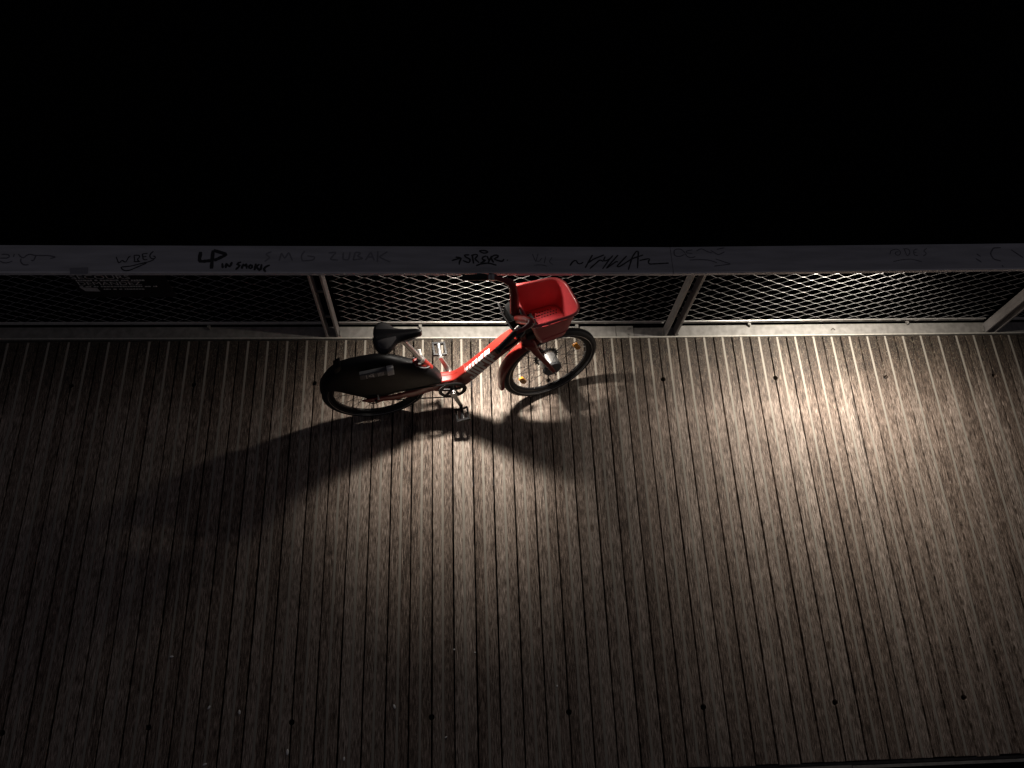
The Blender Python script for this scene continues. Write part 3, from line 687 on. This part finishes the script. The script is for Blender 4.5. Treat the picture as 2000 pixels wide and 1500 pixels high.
# ---- handlebar
GA = {1: (Vector((.738, .119, 1.190)), Vector((.613, .168, 1.188))), -1: (Vector((.762, -.224, 1.100)), Vector((.626, -.300, 1.096)))}
mb = MB(steer)
for s in (-1, 1):
    P = smoothpath([(.850, -.020, .94), (.856, .0, 1.0), (.862, .028, 1.10), (.850, .046, 1.168), (.825, .060, 1.188), (.79, .090, 1.190), (.755, .110, 1.190), (.728, .122, 1.190)] if s > 0 else
                   [(.850, -.020, .94), (.860, -.07, .985), (.870, -.135, 1.045), (.870, -.185, 1.090), (.850, -.210, 1.106), (.81, -.222, 1.106), (.78, -.226, 1.103), (.75, -.230, 1.100)], 5)
    n = len(P); mb.tube(P, [.029 - .008*min(1, i/(n*.55)) - .0085*max(0, (i/n - .45)/.2 if i/n < .65 else 1) for i in range(n)], 14)
bar = mb.build("handlebar", M['red'], B, True, 60)
for s in (-1, 1):
    mb = MB(steer)
    P = [GA[s][0].lerp(GA[s][1], t) for t in [i/14 for i in range(15)]]
    mb.tube(P, [.0165 + (.0012 if i % 2 else 0) + (.002 if i > 12 else 0) for i in range(15)], 14)
    g_ = mb.build("grip", M['grip'], bar, True, 50)
    mb = MB(steer); a = GA[s][0] + (GA[s][0] - GA[s][1]).normalized() * .028; d = Vector((.128, -s*.052, .004)).normalized()
    mb.cyl(a + d*.012, a - d*.004, .019, 16); mb.cyl(a - d*.008, a - d*.020, .0175, 16); mb.build("clamp_collar", M['alu'], bar, True)
    mb = MB(steer)
    mb.tube(smoothpath([a + Vector((.01, s*.012, -.018)), a + Vector((-.012, s*.040, -.020)), a + Vector((-.05, s*.062, -.022)), a + Vector((-.105, s*.075, -.022)), a + Vector((-.125, s*.078, -.016))], 4), .0058, 8, 0, True, False, .55)
    lv = mb.build("brake_lever", M['blackm'] if s < 0 else M['blackm'], bar, True)
    mb = MB(steer); mb.loft([[a + Vector((u, s*(v), z)) for u, v in ((.03, -.012), (.034, .018), (.0, .040), (-.025, .034), (-.018, -.004))] for z in (-.026, -.008)])
    mb.build("lever_housing", M['grey'], bar)
# stem, display and cables
mb = MB(steer); mb.loft([[(x, y, z) for y, z in ((-w_, z0), (-w_, z1), (w_, z1), (w_, z0))] for x, w_, z0, z1 in ((.805, .040, .925, .955), (.818, .060, .915, .975), (.850, .070, .90, .985), (.880, .06, .90, .975))])
stem = mb.build("stem_console", M['soot'], B, True, 30)
mb = MB(steer); mb.tube([(.789, .080, .985), (.785, .0, .975), (.792, -.120, .985)], .006, 8); mb.tube([(.789, .05, .985), (.815, .05, .975)], .004, 6); mb.tube([(.789, -.06, .98), (.815, -.06, .97)], .004, 6); mb.build("console_guard", M['blackm'], stem, True)
mb = MB(steer)
for y0, y1, sw in ((-.15, .01, .05), (-.12, .03, .07), (.14, -.01, .05), (.11, -.025, .06)):
    mb.tube(smoothpath([(.870, y0, 1.03), (.885 + sw*.3, y0*.7, .985), (.895 + sw*.3, y0*.3 + y1*.4, .90), (.915, y1, .82), (.94, y1, .74)], 6), .0032, 6)
mb.build("cables", M['blackm'], B, True)
mb = MB(steer); mb.box((.868, -.045, .86), (.905, .055, .93)); mb.tube([(.868, 0, .83), (.862, 0, .86)], [.034, .032], 18); mb.build("headset", M['soot'], B)
mb = MB(); mb.tube([(.898, 0, .755), (.875, 0, .818)], [.036, .034], 20); mb.build("steering_collar", M['black'], B, True)
# ---- seat post, clamp, saddle
mb = MB(); mb.tube([(.352, 0, .50), (.303, 0, .612)], .0205, 20); mb.build("seat_tube", M['red'], frame, True)
mb = MB(); mb.tube([(.308, 0, .600), (.2065, 0, .858)], .0158, 20); sp_ = mb.build("seat_post", M['alu'], B, True)
mb = MB(); mb.tube([(.3075, 0, .603), (.300, 0, .620)], .0225, 20); mb.box((.283, -.030, .600), (.300, -.012, .612)); 
mb.build("seat_clamp", M['alu'], sp_, True)
mb = MB(); mb.tube([(.308, .018, .610), (.302, .040, .624), (.300, .052, .636)], [.006, .007, .010], 10); mb.build("clamp_lever", M['pale'], sp_, True)
SY = .018
SS = [(.052, .034, .898), (.056, .064, .902), (.066, .086, .906), (.085, .102, .909), (.108, .106, .910), (.130, .098, .909), (.152, .078, .907), (.175, .052, .905), (.20, .040, .904), (.23, .033, .903), (.265, .0285, .903), (.295, .024, .902), (.315, .017, .899), (.325, .006, .893)]
mb = MB(); R_ = []; NS = 20
for x, hw, z in SS:
    ring = []; drop = .018 + .016 * min(1, hw / .09)
    for k in range(NS + 1):
        s = -1 + 2 * k / NS; y = hw * s; g_ = .0075 * math.exp(-(y / .011)**2) * (1 if .07 < x < .27 else .3)
        ring.append((x, y + SY, z - drop * abs(s)**3.2 - g_ + .004 * math.exp(-((abs(s) - .5) / .25)**2) * min(1, hw/.06)))
    ring += [(x, SY + hw * 1.01, z - drop - .016), (x, SY + hw * .9, z - drop - .020), (x, SY - hw * .9, z - drop - .020), (x, SY - hw * 1.01, z - drop - .016)]
    R_.append(ring)
mb.loft(R_)
sad = mb.build("saddle", M['saddle'], B, True, 60)
for s in (-1, 1):
    mb = MB(); rows = []
    for i in range(9):
        t = i / 8; x = .072 + .105 * t; row = []
        hw = next(a[1] + (b[1]-a[1])*(x-a[0])/(b[0]-a[0]) for a, b in zip(SS, SS[1:]) if a[0] <= x <= b[0]); drop = .018 + .016 * min(1, hw/.09)
        z = next(a[2] + (b[2]-a[2])*(x-a[0])/(b[0]-a[0]) for a, b in zip(SS, SS[1:]) if a[0] <= x <= b[0])
        lo_, hi_ = .30, .86; c_ = math.sin(math.pi * min(1, max(0, .12 + .80 * t))) ** .6
        for j in range(9):
            q = lo_ + (hi_ - lo_) * (.5 + (j/8 - .5) * c_); y = hw * q
            row.append((x, SY + s * y, z - drop * q**3.2 - .0075 * math.exp(-(y/.011)**2) + .004 * math.exp(-((q - .5)/.25)**2) * min(1, hw/.06) + .0011))
        rows.append(row)
    mb.loft(rows, 0, False, False); mb.build("saddle_pad", M['padd'], sad, True, 60)
mb = MB()
for s in (-1, 1): mb.tube(smoothpath([(.085, s*.030, .872), (.13, s*.022, .862), (.22, s*.022, .862), (.285, s*.014, .876)], 4), .0035, 8)
mb.cyl((.208, -.026, .860), (.208, .026, .860), .012, 14); mb.build("saddle_rails", M['alu'], sad, True)
mb = MB(); mb.box((.045, -.03, .83), (.058, .03, .87)) ; mb.build("saddle_tag", M['saddle'], sad)
# ---- drivetrain
BB = (.475, .280)
mb = MB(); mb.ring((BB[0], -.058, BB[1]), (0, 1, 0), .076, 0, 72, prof=[(-.012, -.002), (.010, -.002), (.010, .002), (-.012, .002)])
for k in range(5):
    a = 2*math.pi*k/5 + .3; d = Vector((math.cos(a), 0, math.sin(a))); t_ = Vector((-math.sin(a), 0, math.cos(a))); o_ = Vector((BB[0], -.058, BB[1]))
    mb.loft([[o_ + d*.015 + t_*w_ + Vector((0, y, 0)), o_ + d*.066 + t_*w_*.7 + Vector((0, y, 0))][::1] + [o_ + d*.066 - t_*w_*.7 + Vector((0, y, 0)), o_ + d*.015 - t_*w_ + Vector((0, y, 0))] for y in (-.002, .002) for w_ in (.014,)])
for k in range(38):
    a = 2*math.pi*k/38; mb.box((BB[0] + .087*math.cos(a) - .002, -.060, BB[1] + .087*math.sin(a) - .002), (BB[0] + .087*math.cos(a) + .002, -.056, BB[1] + .087*math.sin(a) + .002))
mb.cyl((BB[0], -.062, BB[1]), (BB[0], .062, BB[1]), .024, 20); mb.build("chainring", M['blackm'], B)
mb = MB(); rs = .035; P = []
for k in range(15): a = math.radians(95 + 180*k/14 - 3); P.append((0 + rs*math.cos(a), -.058, WR + rs*math.sin(a)))
for k in range(15): a = math.radians(-92 + 180*k/14); P.append((BB[0] + .088*math.cos(a), -.058, BB[1] + .088*math.sin(a)))
mb.tube(P, .0042, 6, 0, False, True); mb.build("chain", M['blackm'], B)
def crank(s, px, pz, m):
    mb = MB(); R_ = []; a = Vector((BB[0], s*.082, BB[1])); b = Vector((px, s*.092, pz)); d = (b - a).normalized(); n_ = Vector((d.z, 0, -d.x))
    for t, w_ in ((-.02, .008), (0, .018), (.2, .014), (.9, .011), (1, .013), (1.07, .007)):
        c_ = a.lerp(b, t); R_.append([c_ + n_*w_ + Vector((0, -.007, 0)), c_ + n_*w_ + Vector((0, .007, 0)), c_ - n_*w_ + Vector((0, .007, 0)), c_ - n_*w_ + Vector((0, -.007, 0))])
    mb.loft(R_); mb.cyl((BB[0], s*.06, BB[1]), (BB[0], s*.093, BB[1]), .017, 18); return mb.build("crank_arm", m, B, True, 40)
crank(-1, .522, .122, M['alu']); crank(1, .428, .438, M['alu'])
def pedal(s, px, pz, tilt):
    mb = MB(); c_, n_ = math.cos(tilt), math.sin(tilt)
    def T(p): return (px + p[0]*c_ - p[2]*n_, s*p[1], pz + p[0]*n_ + p[2]*c_)
    q = MB(T)
    for x0, x1 in ((-.042, -.031), (.031, .042)): q.box((x0, .112, -.011), (x1, .198, .011))
    q.box((-.042, .192, -.011), (.042, .204, .011)); q.box((-.031, .112, -.009), (-.012, .120, .009)); q.box((.012, .112, -.009), (.031, .120, .009)); 
    q.box((-.0105, .105, -.008), (.0105, .193, .008))
    for x0 in (-.040, .037):
        for yy_ in (.125, .145, .165, .185): q.box((x0 - .0015, yy_ - .003, -.0135), (x0 + .0045, yy_ + .003, .0135))
    p_ = q.build("pedal", M['blackm'], B)
    q = MB(T); q.tube([(0, .095, 0), (0, .12, 0), (0, .15, 0), (0, .192, 0)], [.007, .010, .0085, .012], 12); q.build("pedal_axle", M['alu'] if s > 0 else M['blackm'], p_, True)
pedal(-1, .522, .122, .25); pedal(1, .428, .438, -.15)
# stand on the far side, foot on the deck
mb = MB(); mb.tube([(.32, .045, .26), (.30, .075, .20), (.262, .135, .020)], [.011, .010, .009], 12); mb.cyl((.262, .135, .020), (.258, .142, .006), .015, 12); mb.build("kickstand", M['blackm'], B, True)
mb = MB(); mb.tube([(.016, -.066, .372), (.016, -.074, .340)], [.002, .0045], 8); mb.cyl((.016, -.070, .338), (.016, -.080, .336), .0065, 10); mb.build("cable_anchor", M['pale'], B, True)
# ================================================================ litter on the deck
LB = ["white paper crumb left of the others, nearest the dark left side", "white crumb beside a board gap at lower left", "upright white crumb just right of another at lower left", "slanting white crumb on a pale strip at the lower middle", "round white crumb in a board gap at the middle of the deck",
      "tiny white crumb in a board gap near the middle of the deck", "long thin white scrap standing in the gap below a drain hole", "small white crumb at the bottom left of centre", "flat white crumb at the very bottom on the left", "faint white crumb right of the lower drain hole", "faint white fleck on the boards right of centre"]
for (x, y, r_, a), lb in zip([(-1.48, -2.05, .0055, 0), (-1.24, -2.33, .006, 1.0), (-1.07, -2.36, .0065, 1.7), (-.21, -2.36, .0065, 1.9), (.25, -2.08, .0032, 0), (.13, -2.06, .0028, 0), (-.79, -2.575, .008, 1.6), (-.48, -2.62, .0055, 1.5), (-1.23, -2.62, .006, .3), (.08, -2.53, .004, .5), (.72, -2.28, .003, 1.5)], LB):
    r_ *= 1.9; mb = MB(); el = 1.9 if r_ > .006 else 1.2
    R_ = []
    for t, w_ in ((-1, .25), (-.7, .7), (0, 1), (.6, .8), (1, .3)):
        c_ = Vector((x + math.cos(a)*t*r_, y + math.sin(a)*t*r_, .0015 + r_*.3)); n_ = Vector((-math.sin(a), math.cos(a), 0)) * r_ * w_ / el
        R_.append([c_ + n_*math.cos(k*math.pi/3) + Vector((0, 0, r_*.45*w_*math.sin(k*math.pi/3))) * random.uniform(.7, 1.1) for k in range(6)])
    mb.loft(R_); tag(mb.build("paper_crumb", M['crumb'], None, True, 60), lb, "litter", "white crumbs scattered on the deck")
mb = MB(); mb.tube(smoothpath([(2.804, .026, .000), (2.812, .036, .004), (2.824, .036, .004), (2.834, .028, .000)], 4), .0025, 6)
tag(mb.build("twig", M['twig'], None, True), "short curved dark twig on the pale steel edge beam", "twig")
